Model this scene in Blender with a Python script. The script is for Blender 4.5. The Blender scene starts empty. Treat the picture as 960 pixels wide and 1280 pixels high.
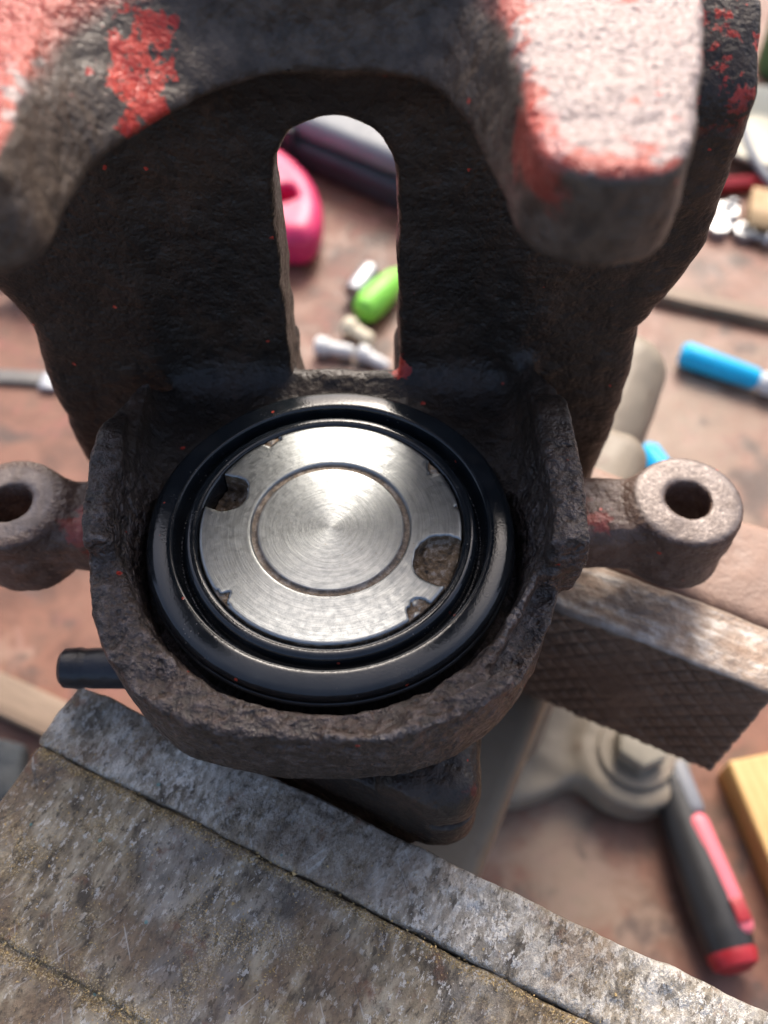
import bpy, bmesh, math, random
import numpy as np
from mathutils import Vector

# ---------------------------------------------------------------- camera, sky, sun, exposure
# All building below is in millimetres: x right, y away from the viewer, z up, z=0 at the piston face.
# The bench top lies at z = -230 mm, which is world height 0.
BZ = -230.0
sc = bpy.context.scene
def W(x, y, z): return Vector((x / 1000, y / 1000, (z - BZ) / 1000))

cd = bpy.data.cameras.new('camera'); cam = bpy.data.objects.new('camera', cd)
sc.collection.objects.link(cam); sc.camera = cam
cam.location = W(9.5, -90.2, 135.8); cam.rotation_euler = (math.radians(35), 0, 0)
cd.sensor_width = 36; cd.lens = 36 * 1150 / 1280
cd.clip_start = 0.005; cd.clip_end = 200
cd.dof.use_dof = True; cd.dof.focus_distance = 0.160; cd.dof.aperture_fstop = cd.lens / 2.5

SUN_EL, SUN_AZ = 45.0, 10.0          # azimuth clockwise from +Y towards +X
world = bpy.data.worlds.new('World'); sc.world = world; world.use_nodes = True
wn = world.node_tree; bg = wn.nodes['Background']
sky = wn.nodes.new('ShaderNodeTexSky'); sky.sky_type = 'NISHITA'; sky.sun_disc = False
sky.sun_elevation = math.radians(SUN_EL); sky.sun_rotation = math.radians(SUN_AZ)
sky.air_density = 0.7; sky.dust_density = 5.0; sky.ozone_density = 0.5
wn.links.new(sky.outputs[0], bg.inputs[0]); bg.inputs[1].default_value = 0.15
sd = bpy.data.lights.new('sun', 'SUN'); sun = bpy.data.objects.new('sun', sd); sc.collection.objects.link(sun)
sd.energy = 1.5; sd.angle = math.radians(24); sd.color = (1, 0.93, 0.83)
_e, _a = math.radians(SUN_EL), math.radians(SUN_AZ)
sun.rotation_euler = Vector((math.sin(_a) * math.cos(_e), math.cos(_a) * math.cos(_e), math.sin(_e))).to_track_quat('Z', 'Y').to_euler()
sc.view_settings.view_transform = 'Standard'; sc.view_settings.look = 'None'
sc.view_settings.exposure = 1.0; sc.view_settings.gamma = 1.0; sc.view_settings.use_curve_mapping = False
sc.render.engine = 'CYCLES'
sc.cycles.use_denoising = True; sc.cycles.max_bounces = 4; sc.cycles.diffuse_bounces = 2; sc.cycles.glossy_bounces = 3; sc.cycles.adaptive_threshold = 0.025; sc.cycles.caustics_reflective = False

# ---------------------------------------------------------------- helpers: objects
COL = sc.collection
def tag(o, label=None, cat=None, group=None, kind=None):
    if label: o['label'] = label
    if cat: o['category'] = cat
    if group: o['group'] = group
    if kind: o['kind'] = kind
    return o
def empty(name, loc, rz=0.0):
    o = bpy.data.objects.new(name, None); COL.objects.link(o); o.empty_display_size = 0.01
    o.location = W(*loc); o.rotation_euler = (0, 0, rz); return o
def link(name, me, mat, parent=None, loc=None, rz=0.0, smooth=True):
    o = bpy.data.objects.new(name, me); COL.objects.link(o)
    if mat: me.materials.append(mat)
    if smooth: me.polygons.foreach_set('use_smooth', [True] * len(me.polygons))
    if parent: o.parent = parent
    if loc is not None:
        o.location = Vector(loc) / 1000 if parent else W(*loc)
    o.rotation_euler = (0, 0, rz)
    return o
def pymesh(name, V, Fc):
    me = bpy.data.meshes.new(name)
    V = np.asarray(V, dtype=np.float64) / 1000.0
    me.from_pydata(V.tolist(), [], [tuple(f) for f in (Fc.tolist() if isinstance(Fc, np.ndarray) else Fc)])
    me.update(); return me
def bm_mesh(name, bm):
    for v in bm.verts: v.co /= 1000.0
    me = bpy.data.meshes.new(name); bm.to_mesh(me); bm.free(); return me
def rbox(name, size, r, mat, parent=None, loc=(0, 0, 0), rz=0.0, seg=3, rx=0.0, ry=0.0):
    bm = bmesh.new(); bmesh.ops.create_cube(bm, size=1.0)
    for v in bm.verts: v.co = Vector((v.co.x * size[0], v.co.y * size[1], (v.co.z + .5) * size[2]))
    if r > 0: bmesh.ops.bevel(bm, geom=bm.edges[:], offset=r, segments=seg, profile=.5, affect='EDGES')
    o = link(name, bm_mesh(name, bm), mat, parent, loc, rz); o.rotation_euler = (rx, ry, rz)
    sm(o); return o
def sm(o, ang=40):
    for p in o.data.polygons: p.use_smooth = True
    o.data.set_sharp_from_angle(angle=math.radians(ang))
def lathe_mesh(name, prof, n=96, wob=None, closed=False):
    P = np.array(prof, float); m = len(P); th = np.arange(n) * 2 * np.pi / n
    V = np.zeros((n, m, 3))
    V[:, :, 0] = P[None, :, 0] * np.cos(th)[:, None]; V[:, :, 1] = P[None, :, 0] * np.sin(th)[:, None]; V[:, :, 2] = P[None, :, 1]
    if wob is not None: V += wob(th, P)
    Fc = []
    for i in range(n):
        j = (i + 1) % n
        for k in range(m - 1): Fc.append((i * m + k, j * m + k, j * m + k + 1, i * m + k + 1))
    V = V.reshape(-1, 3)
    if not closed:
        for k, flip in ((0, True), (m - 1, False)):
            if P[k, 0] > 1e-6:
                ring = [i * m + k for i in range(n)]; Fc.append(tuple(reversed(ring)) if flip else tuple(ring))
    me = pymesh(name, V, Fc)
    bm = bmesh.new(); bm.from_mesh(me); bmesh.ops.remove_doubles(bm, verts=bm.verts[:], dist=1e-7)
    bmesh.ops.recalc_face_normals(bm, faces=bm.faces[:]); bm.to_mesh(me); bm.free(); return me
def lathe(name, prof, mat, parent=None, loc=(0, 0, 0), rot=(0, 0, 0), n=64, ang=35, wob=None):
    o = link(name, lathe_mesh(name, prof, n, wob), mat, parent, loc); o.rotation_euler = rot; sm(o, ang); return o

# ---------------------------------------------------------------- helpers: solid casting by distance field
_rng = np.random.default_rng(7); _LAT = _rng.random((64, 64, 64)).astype(np.float32) * 2 - 1
def vnoise(P, scale, seed=0):
    q = np.asarray(P, np.float32) / scale + np.float32(seed * 17.31)
    i = np.floor(q).astype(np.int64); f = q - i; f = f * f * (3 - 2 * f); i &= 63; j = (i + 1) & 63
    x0, y0, z0 = i[..., 0], i[..., 1], i[..., 2]; x1, y1, z1 = j[..., 0], j[..., 1], j[..., 2]
    fx, fy, fz = f[..., 0], f[..., 1], f[..., 2]
    def L(a, b, t): return a + (b - a) * t
    return L(L(L(_LAT[x0, y0, z0], _LAT[x1, y0, z0], fx), L(_LAT[x0, y1, z0], _LAT[x1, y1, z0], fx), fy),
             L(L(_LAT[x0, y0, z1], _LAT[x1, y0, z1], fx), L(_LAT[x0, y1, z1], _LAT[x1, y1, z1], fx), fy), fz)
def fbm(P, scale, octv=3, seed=0, gain=.5):
    s = 0; a = 1.0
    for o in range(octv): s = s + a * vnoise(P, scale / 2 ** o, seed + o); a *= gain
    return s
def chaikin(p, n=2):
    for _ in range(n):
        q = []
        for i in range(len(p)):
            a, b = p[i], p[(i + 1) % len(p)]
            q += [(.75 * a[0] + .25 * b[0], .75 * a[1] + .25 * b[1]), (.25 * a[0] + .75 * b[0], .25 * a[1] + .75 * b[1])]
        p = q
    return p
class Field:
    def __init__(s, lo, hi, h):
        s.lo = np.array(lo, float); s.h = h
        n = np.ceil((np.array(hi) - lo) / h).astype(int) + 1
        ax = [(lo[k] + h * np.arange(n[k])).astype(np.float32) for k in range(3)]
        s.x, s.y, s.z = ax[0][:, None, None], ax[1][None, :, None], ax[2][None, None, :]
        s.d = np.full(tuple(n), 1e3, np.float32)
    def add(s, e, k=0.0):
        if k <= 0: s.d = np.minimum(s.d, e)
        else:
            t = np.maximum(k - np.abs(s.d - e), 0) / k; s.d = np.minimum(s.d, e) - t * t * (k * .25)
    def cut(s, e, k=0.0):
        e = -e
        if k <= 0: s.d = np.maximum(s.d, e)
        else:
            t = np.maximum(k - np.abs(s.d - e), 0) / k; s.d = np.maximum(s.d, e) + t * t * (k * .25)
    def box(s, lo, hi, r=0.0, rz=0.0):
        c = [(a + b) / 2 for a, b in zip(lo, hi)]; e = [(b - a) / 2 - r for a, b in zip(lo, hi)]
        X, Y = s.x - c[0], s.y - c[1]
        if rz: X, Y = X * math.cos(rz) + Y * math.sin(rz), -X * math.sin(rz) + Y * math.cos(rz)
        return rbx(np.abs(X) - e[0], np.abs(Y) - e[1], np.abs(s.z - c[2]) - e[2]) - r
    def cyl(s, c, rad, z0, z1, r=0.0):
        a = np.sqrt((s.x - c[0]) ** 2 + (s.y - c[1]) ** 2) - (rad - r)
        return ext(a, np.abs(s.z - (z0 + z1) / 2) - ((z1 - z0) / 2 - r)) - r
    def cylx(s, c, rad, x0, x1, r=0.0):
        a = np.sqrt((s.y - c[0]) ** 2 + (s.z - c[1]) ** 2) - (rad - r)
        return ext(a, np.abs(s.x - (x0 + x1) / 2) - ((x1 - x0) / 2 - r)) - r
    def sph(s, c, rad, sc_=(1, 1, 1)):
        return (np.sqrt(((s.x - c[0]) / sc_[0]) ** 2 + ((s.y - c[1]) / sc_[1]) ** 2 + ((s.z - c[2]) / sc_[2]) ** 2) - rad) * min(sc_)
    def poly(s, pts, z0, z1, r=0.0, axes='xy'):
        if axes == 'xy': A, B, H = s.x, s.y, s.z
        elif axes == 'xz': A, B, H = s.x, s.z, s.y
        else: A, B, H = s.y, s.z, s.x
        return ext(poly2(A, B, pts) + r, np.abs(H - (z0 + z1) / 2) - ((z1 - z0) / 2 - r)) - r
    def mesh(s):
        return nets(s.d, s.lo, s.h)
def ext(a, b): return np.minimum(np.maximum(a, b), 0) + np.sqrt(np.maximum(a, 0) ** 2 + np.maximum(b, 0) ** 2)
def rbx(a, b, c): return np.sqrt(np.maximum(a, 0) ** 2 + np.maximum(b, 0) ** 2 + np.maximum(c, 0) ** 2) + np.minimum(np.maximum(np.maximum(a, b), c), 0)
def poly2(A, B, pts):
    d = None; inside = None; n = len(pts)
    for i in range(n):
        ax, ay = pts[i]; bx, by = pts[i - 1]; ex, ey = bx - ax, by - ay
        wx, wy = A - ax, B - ay
        t = np.clip((wx * ex + wy * ey) / (ex * ex + ey * ey), 0, 1)
        dd = (wx - ex * t) ** 2 + (wy - ey * t) ** 2
        c1 = (B >= ay) & (B < by) & (ex * wy > ey * wx); c2 = (B < ay) & (B >= by) & (ex * wy < ey * wx)
        f = c1 | c2
        if d is None: d, inside = dd, f
        else: d = np.minimum(d, dd); inside = inside ^ f
    return np.where(inside, -np.sqrt(d), np.sqrt(d)).astype(np.float32)
def nets(d, lo, h):
    s = d < 0; nx, ny, nz = d.shape
    cnt = np.zeros((nx - 1, ny - 1, nz - 1), np.uint8)
    co = [(a, b, c) for a in (0, 1) for b in (0, 1) for c in (0, 1)]
    for a, b, c in co: cnt += s[a:nx - 1 + a, b:ny - 1 + b, c:nz - 1 + c]
    act = (cnt > 0) & (cnt < 8); idx = np.argwhere(act)
    ids = np.full(act.shape, -1, np.int64); ids[act] = np.arange(len(idx))
    acc = np.zeros((len(idx), 3)); num = np.zeros(len(idx))
    cv = {c: d[idx[:, 0] + c[0], idx[:, 1] + c[1], idx[:, 2] + c[2]] for c in co}
    for a in co:
        for k in range(3):
            if a[k]: continue
            b = list(a); b[k] = 1; b = tuple(b); da, db = cv[a], cv[b]; m = (da < 0) != (db < 0)
            t = da[m] / (da[m] - db[m]); p = np.tile(np.array(a, float), (m.sum(), 1)); p[:, k] = t
            acc[m] += p; num[m] += 1
    V = lo + h * (idx + acc / num[:, None])
    Fs = []
    for k in range(3):
        sl0 = [slice(None)] * 3; sl1 = [slice(None)] * 3; sl0[k] = slice(0, -1); sl1[k] = slice(1, None)
        e = s[tuple(sl0)] != s[tuple(sl1)]; P = np.argwhere(e); u, v = (k + 1) % 3, (k + 2) % 3
        ok = (P[:, u] > 0) & (P[:, v] > 0) & (P[:, u] < d.shape[u] - 1) & (P[:, v] < d.shape[v] - 1); P = P[ok]
        ins = s[P[:, 0], P[:, 1], P[:, 2]]
        def cell(du, dv):
            Q = P.copy(); Q[:, u] += du; Q[:, v] += dv; return ids[Q[:, 0], Q[:, 1], Q[:, 2]]
        q = np.stack([cell(-1, -1), cell(0, -1), cell(0, 0), cell(-1, 0)], 1)
        q[~ins] = q[~ins][:, ::-1]; Fs.append(q)
    return V, np.concatenate(Fs)
def vnormals(V, Fc):
    n = np.cross(V[Fc[:, 2]] - V[Fc[:, 0]], V[Fc[:, 3]] - V[Fc[:, 1]]); out = np.zeros_like(V)
    for k in range(4): 
        for c in range(3): out[:, c] += np.bincount(Fc[:, k], n[:, c], len(V))
    return out / np.maximum(np.linalg.norm(out, axis=1, keepdims=True), 1e-12)
def parts_from(V, Fc, cls, specs, parent, origin):
    """split one seamless surface into part meshes; specs: {class: (name, material)}"""
    N = vnormals(V, Fc); out = {}
    for c, (name, mat) in specs.items():
        f = Fc[cls == c]
        if not len(f): continue
        used, inv = np.unique(f, return_inverse=True); f = inv.reshape(-1, 4)
        me = bpy.data.meshes.new(name); v = (V[used] - origin) / 1000.0
        me.vertices.add(len(v)); me.vertices.foreach_set('co', v.astype(np.float32).ravel())
        me.loops.add(len(f) * 4); me.loops.foreach_set('vertex_index', f.astype(np.int32).ravel())
        me.polygons.add(len(f)); me.polygons.foreach_set('loop_start', (np.arange(len(f)) * 4).astype(np.int32))
        me.update(calc_edges=True)
        o = link(name, me, mat, parent); me.normals_split_custom_set_from_vertices(N[used].tolist()); out[c] = o
    return out

# ---------------------------------------------------------------- helpers: procedural materials
class M:
    def __init__(s, name, off=(0, 0, 0)):
        s.m = bpy.data.materials.new(name); s.m.use_nodes = True; s.t = s.m.node_tree; s.b = s.t.nodes['Principled BSDF']
        tc = s.n('ShaderNodeTexCoord'); v = s.n('ShaderNodeVectorMath', operation='MULTIPLY_ADD')
        s.l(tc.outputs['Object'], v.inputs[0]); v.inputs[1].default_value = (1000,) * 3; v.inputs[2].default_value = off
        s.P = v.outputs[0]
    def n(s, ty, **kw):
        x = s.t.nodes.new(ty)
        for k, v in kw.items(): setattr(x, k, v)
        return x
    def l(s, a, b): s.t.links.new(a, b)
    def put(s, v, sock):
        if isinstance(v, bpy.types.NodeSocket): s.l(v, sock)
        elif isinstance(v, tuple) and len(v) == 3 and sock.type == 'RGBA': sock.default_value = (*v, 1)
        else: sock.default_value = v
    def noise(s, scale, detail=4, rough=.55, dist=0.0, vec=None, out=0):
        x = s.n('ShaderNodeTexNoise'); s.l(vec or s.P, x.inputs['Vector']); x.inputs['Scale'].default_value = scale
        x.inputs['Detail'].default_value = detail; x.inputs['Roughness'].default_value = rough; x.inputs['Distortion'].default_value = dist
        return x.outputs[out]
    def voro(s, scale, feat='F1', vec=None, out=0, rnd=1.0):
        x = s.n('ShaderNodeTexVoronoi', feature=feat); s.l(vec or s.P, x.inputs['Vector']); x.inputs['Scale'].default_value = scale
        x.inputs['Randomness'].default_value = rnd; return x.outputs[out]
    def ma(s, op, a, b=0.0, c=0.0, clamp=False):
        x = s.n('ShaderNodeMath', operation=op, use_clamp=clamp); s.put(a, x.inputs[0]); s.put(b, x.inputs[1]); s.put(c, x.inputs[2]); return x.outputs[0]
    def ss(s, v, a, b, lo=0.0, hi=1.0):     # smooth threshold
        x = s.n('ShaderNodeMapRange', interpolation_type='SMOOTHSTEP'); s.put(v, x.inputs[0])
        for i, q in enumerate((a, b, lo, hi)): x.inputs[1 + i].default_value = q
        return x.outputs[0]
    def ramp(s, f, stops):
        x = s.n('ShaderNodeValToRGB'); s.put(f, x.inputs[0]); e = x.color_ramp.elements
        while len(e) < len(stops): e.new(.5)
        for i, (p, c) in enumerate(stops): e[i].position = p; e[i].color = (*c, 1)
        return x.outputs[0]
    def mix(s, f, a, b):
        x = s.n('ShaderNodeMix', data_type='RGBA'); s.put(f, x.inputs[0]); s.put(a, x.inputs[6]); s.put(b, x.inputs[7]); return x.outputs[2]
    def sep(s, v=None):
        x = s.n('ShaderNodeSeparateXYZ'); s.l(v or s.P, x.inputs[0]); return x.outputs
    def scl(s, v3, vec=None):
        x = s.n('ShaderNodeVectorMath', operation='MULTIPLY'); s.l(vec or s.P, x.inputs[0]); x.inputs[1].default_value = v3; return x.outputs[0]
    def rotz(s, ang, vec=None):
        x = s.n('ShaderNodeVectorRotate', rotation_type='Z_AXIS'); s.l(vec or s.P, x.inputs[0]); x.inputs['Angle'].default_value = ang; return x.outputs[0]
    def dist(s, p, sc_=(1, 1, 1)):
        a = s.n('ShaderNodeVectorMath', operation='SUBTRACT'); s.l(s.P, a.inputs[0]); a.inputs[1].default_value = p
        c = s.n('ShaderNodeVectorMath', operation='MULTIPLY'); s.l(a.outputs[0], c.inputs[0]); c.inputs[1].default_value = sc_
        b = s.n('ShaderNodeVectorMath', operation='LENGTH'); s.l(c.outputs[0], b.inputs[0]); return b.outputs['Value']
    def bump(s, h, d_mm, strength=1.0, prev=None):
        x = s.n('ShaderNodeBump'); s.put(h, x.inputs['Height']); x.inputs['Distance'].default_value = d_mm / 1000; x.inputs['Strength'].default_value = strength
        if prev: s.l(prev, x.inputs['Normal'])
        return x.outputs[0]
    def fin(s, col, rough=.5, metal=0.0, normal=None, spec=.5, **kw):
        s.put(col, s.b.inputs['Base Color']); s.put(rough, s.b.inputs['Roughness']); s.put(metal, s.b.inputs['Metallic'])
        s.b.inputs['Specular IOR Level'].default_value = spec
        if normal: s.l(normal, s.b.inputs['Normal'])
        for k, v in kw.items(): s.put(v, s.b.inputs[k.replace('_', ' ')])
        return s.m

def mat_plain(name, col, rough=.45, var=.25, scale=.08, bump=.1, bscale=.6, spec=.5, metal=0.0):
    m = M(name); n = m.noise(scale, 5, .6)
    dark = tuple(c * (1 - var) for c in col); lite = tuple(min(1, c * (1 + var)) for c in col)
    c = m.ramp(n, [(.3, dark), (.7, lite)])
    return m.fin(c, m.ss(m.noise(.2, 4), .2, .8, rough * .8, min(1, rough * 1.25)), metal, m.bump(m.noise(bscale, 4), bump), spec)

# cast iron of the caliper: black-brown scale, rust, grey handled edges, leftovers of red paint
CAL_O = np.array([0, 1.8, -75.0])
def mat_cast():
    m = M('cast_iron', tuple(CAL_O)); x, y, z = m.sep()
    n1 = m.noise(.055, 3, .6); n2 = m.noise(.3, 4, .62); n3 = m.noise(1.3, 3, .6)
    base = m.ramp(n1, [(.3, (.013, .0090, .0064)), (.5, (.026, .0170, .0116)), (.68, (.050, .030, .019))])
    rust = m.ss(m.ma('ADD', m.ma('MULTIPLY', n2, .7), m.ma('MULTIPLY', n1, .4)), .60, .72)
    base = m.mix(m.ma('MULTIPLY', rust, .65), base, (.062, .036, .025))
    # grey oxide on the open, handled rim
    rim = m.ma('MULTIPLY', m.ss(y, 26, 4), m.ss(z, -24, -4)); rim = m.ma('MULTIPLY', rim, m.ss(z, 24, 12))
    rim = m.ma('MULTIPLY', rim, m.ss(n2, .3, .6, .35, 1))
    base = m.mix(rim, base, m.ramp(n3, [(.32, (.030, .0195, .015)), (.7, (.092, .066, .057))]))
    hn = m.noise(.45, 4, .60)
    base = m.mix(m.ma('MULTIPLY', m.ss(hn, .48, .38), .6), base, (.014, .010, .008))
    base = m.mix(m.ma('MULTIPLY', m.ma('MULTIPLY', m.ss(hn, .52, .64), rim), .40), base, (.20, .165, .155))
    # lugs: dull grey brown with bare machined seats
    lug = m.ss(m.ma('ABSOLUTE', x), 44, 50); lug = m.ma('MULTIPLY', lug, m.ma('MULTIPLY', m.ss(z, -4, -12), m.ss(y, 38, 33)))
    base = m.mix(lug, base, m.ramp(n2, [(.3, (.075, .038, .026)), (.55, (.125, .078, .058)), (.75, (.19, .135, .115))]))
    nz = m.sep(m.n('ShaderNodeNewGeometry').outputs['Normal'])[2]
    dR = m.dist((72.3, 20.7, 0), (1, 1, 0)); dL = m.dist((-67.6, 20, 0), (1, 1, 0))
    seat = m.ma('MAXIMUM', m.ss(dR, 11.6, 10.6), m.ss(m.ma('ADD', dL, m.ma('MULTIPLY', n2, 3)), 11.2, 9.8)); seat = m.ma('MULTIPLY', seat, m.ma('MULTIPLY', m.ss(z, -22, -19.5), m.ss(nz, .75, .95)))
    base = m.mix(seat, base, m.ramp(n2, [(.3, (.11, .085, .075)), (.7, (.20, .168, .155))]))
    # arch face and outer skin: greyer
    up = m.ss(z, 60, 66); base = m.mix(m.ma('MULTIPLY', up, m.ss(n2, .3, .7, .2, .9)), base, (.125, .094, .070))
    # finger tops: ground bare metal with red left in it
    top = m.ma('MULTIPLY', m.ss(z, 72.5, 75), m.ss(nz, .45, .8))
    redness = m.ss(m.ma('ADD', m.ma('ADD', n2, m.ma('MULTIPLY', n1, .8)), m.ma('ADD', m.ss(x, 20, -25, 0, .25), m.ma('MULTIPLY', m.ma('MAXIMUM', m.ss(x, 31, 26, 0, .22), m.ss(y, 3, -3, 0, .16)), m.ss(x, 10, 20)))), 1.00, 1.07)
    base = m.mix(top, base, m.mix(redness, m.ramp(n3, [(.3, (.17, .125, .115)), (.7, (.38, .315, .30))]), m.ramp(n3, [(.3, (.30, .040, .022)), (.7, (.45, .095, .065))])))
    # paint patches
    jn = m.noise(.25, 4, .65); jag = m.ma('MULTIPLY', m.ma('SUBTRACT', jn, .5), 14)
    p1 = m.ss(m.ma('ADD', m.dist((-22.8, 28.0, 71), (1.1, .6, .6)), jag), 5.6, 5.0)
    p1 = m.ma('MULTIPLY', p1, m.ss(m.ma('ADD', n3, m.ma('MULTIPLY', n2, .4)), .52, .62))
    p2 = m.ma('MULTIPLY', m.ss(m.ma('ADD', m.dist((25.5, 2, 74), (1.2, .5, 1)), jag), 6.0, 3.5), .45)
    p3 = m.ma('MULTIPLY', .2, m.ss(m.ma('ADD', m.dist((27, -40, -24), (1, 1, 1)), jag), 4, 2))
    p4 = m.ma('MULTIPLY', m.ss(m.ma('ADD', m.dist((-50, 14, -19), (1, 1, 1)), jag), 6.5, 4.5), .4)
    p5 = m.ma('MULTIPLY', m.ss(m.ma('ADD', m.dist((52, 16, -16), (1, 1, 1)), jag), 5.5, 3.5), .4)
    p6 = m.ss(m.ma('ADD', m.dist((12, 42, -1), (1, 1, 1)), m.ma('MULTIPLY', jag, .4)), 2.6, 2.2)
    p7 = m.ma('MULTIPLY', m.ma('MULTIPLY', m.ss(n2, .54, .62), m.ss(z, 50, 60)), m.ss(m.ma('ABSOLUTE', x), 46, 54))
    wv = m.n('ShaderNodeVectorMath', operation='MULTIPLY_ADD'); m.l(m.noise(1.3, 2, out=1), wv.inputs[0]); wv.inputs[1].default_value = (.9,) * 3; m.l(m.P, wv.inputs[2])
    spk = m.ma('MULTIPLY', m.ss(m.voro(.17, vec=wv.outputs[0]), .085, .06), m.ss(n1, .49, .52))
    paint = spk
    for p in (p1, p2, p3, p4, p5, p6, p7): paint = m.ma('MAXIMUM', paint, p)
    base = m.mix(paint, base, m.ramp(jn, [(.35, (.36, .022, .014)), (.65, (.68, .085, .05))]))
    # bare glints on edges and pitted relief
    pt = m.n('ShaderNodeNewGeometry').outputs['Pointiness']
    edge = m.ma('MULTIPLY', m.ss(m.ma('ADD', pt, m.ma('MULTIPLY', m.ma('SUBTRACT', n3, .5), .07)), .535, .60), .6)
    base = m.mix(edge, base, (.24, .215, .21))
    met = m.ma('MAXIMUM', m.ma('MULTIPLY', edge, .7), m.ma('MAXIMUM', m.ma('MULTIPLY', seat, .35), m.ma('MULTIPLY', m.ma('MULTIPLY', top, .25), m.ma('SUBTRACT', 1.0, redness))))
    met = m.ma('MULTIPLY', met, m.ma('SUBTRACT', 1.0, paint))
    h = m.ma('MULTIPLY', hn, 1.2)
    h = m.ma('SUBTRACT', h, m.ma('MULTIPLY', m.ss(m.voro(.6, 'SMOOTH_F1'), .35, .1), .25)); 
    nb = m.bump(h, 2.6, .85); m.l(m.ma('MULTIPLY', m.ma('ADD', m.ma('MAXIMUM', m.ma('MULTIPLY', rim, .6), m.ma('MULTIPLY', top, .22)), .30), m.ss(seat, 0, 1, 1, .3)), nb.node.inputs['Strength'])
    r = m.ma('SUBTRACT', m.ss(n3, .3, .7, .58, .36), m.ma('ADD', m.ma('MULTIPLY', top, .04), m.ma('MULTIPLY', rim, .14)))
    r = m.ma('SUBTRACT', r, m.ma('MULTIPLY', paint, .1))
    return m.fin(base, r, met, nb, .45)
CAST = mat_cast()

def mat_piston():
    m = M('turned_steel', (0, 0, 0)); x, y, z = m.sep()
    r = m.dist((0, 0, 0), (1, 1, 0))
    v = m.n('ShaderNodeCombineXYZ'); m.l(r, v.inputs[0]); rings = m.noise(2.2, 3, .7, vec=v.outputs[0])
    th = m.ma('ARCTAN2', y, x); v2 = m.n('ShaderNodeCombineXYZ'); m.l(m.ma('MULTIPLY', r, 1.7), v2.inputs[0]); m.l(m.ma('MULTIPLY', th, 1.6), v2.inputs[1]); ringc = m.noise(1.0, 4, .7, vec=v2.outputs[0])
    n1 = m.noise(.09, 4, .6); n2 = m.noise(.7, 5, .65); n3 = m.noise(3, 3)
    base = m.mix(m.ss(n2, .35, .7, 0, .5), (.34, .355, .355), (.235, .25, .255))
    base = m.mix(m.ss(ringc, .42, .62, 0, .45), base, (.19, .20, .20))
    pits = m.ma('MULTIPLY', m.ss(m.voro(.55), .13, .07), m.ss(n1, .5, .58)); base = m.mix(m.ma('MULTIPLY', pits, .6), base, (.22, .2, .18))
    low = m.ss(z, -.25, -.45)
    groove = m.ma('MULTIPLY', m.ss(r, 12.75, 13.2), m.ss(r, 14.25, 14.05)); groove = m.ma('MULTIPLY', groove, m.ss(m.ma('ADD', n2, m.ma('MULTIPLY', z, -.4)), .36, .52))
    dirt = m.ma('MAXIMUM', m.ma('MULTIPLY', groove, .85), m.ma('MULTIPLY', low, m.ss(r, 14.8, 15.2)))
    dc = m.ramp(n2, [(.32, (.035, .027, .021)), (.5, (.17, .11, .06)), (.66, (.36, .30, .24))])
    base = m.mix(dirt, base, dc)
    rough = m.ma('ADD', m.ss(n2, .3, .7, .30, .42), m.ma('MULTIPLY', dirt, .3))
    nb = m.bump(m.ma('ADD', rings, m.ma('MULTIPLY', ringc, .6)), .08, .45); nb = m.bump(n2, .25, .12, nb); 
    tg = m.n('ShaderNodeTangent', direction_type='RADIAL', axis='Z')
    m.fin(base, rough, m.ma('SUBTRACT', .97, m.ma('MULTIPLY', dirt, .75)), nb, .5)
    m.b.inputs['Anisotropic'].default_value = .5; m.b.inputs['Anisotropic Rotation'].default_value = .25; m.l(tg.outputs[0], m.b.inputs['Tangent'])
    return m.m
PISTON = mat_piston()

def mat_rubber():
    m = M('black_rubber'); n = m.noise(.25, 5, .6); f = m.noise(2.2, 3)
    c = m.ramp(n, [(.3, (.006, .008, .010)), (.7, (.014, .017, .020))])
    dust = m.ma('MULTIPLY', m.ss(m.voro(1.1), .16, .1), m.ss(m.noise(.12, 3), .56, .64)); c = m.mix(m.ma('MULTIPLY', dust, .5), c, (.25, .22, .19)); film = m.ss(m.noise(.09, 5, .7), .52, .70, 0, .10); c = m.mix(film, c, (.10, .085, .07))
    rr_ = m.dist((0, 0, 0), (1, 1, 0)); seam = m.ma('MULTIPLY', m.ss(m.ma('ABSOLUTE', m.ma('SUBTRACT', m.ma('ADD', rr_, m.ma('MULTIPLY', n, .5)), 27.2)), .12, .04), m.ss(f, .48, .6)); c = m.mix(m.ma('MULTIPLY', seam, .7), c, (.3, .27, .24))
    red = m.ma('MULTIPLY', m.ss(m.voro(.28), .10, .07), m.ss(m.noise(.08, 2), .52, .56)); c = m.mix(red, c, (.5, .07, .04))
    return m.fin(c, m.ma('ADD', m.ss(n, .3, .75, .10, .17), m.ma('MULTIPLY', film, .6)), 0, m.bump(f, .10, .25), .6)
RUBBER = mat_rubber()

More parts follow.
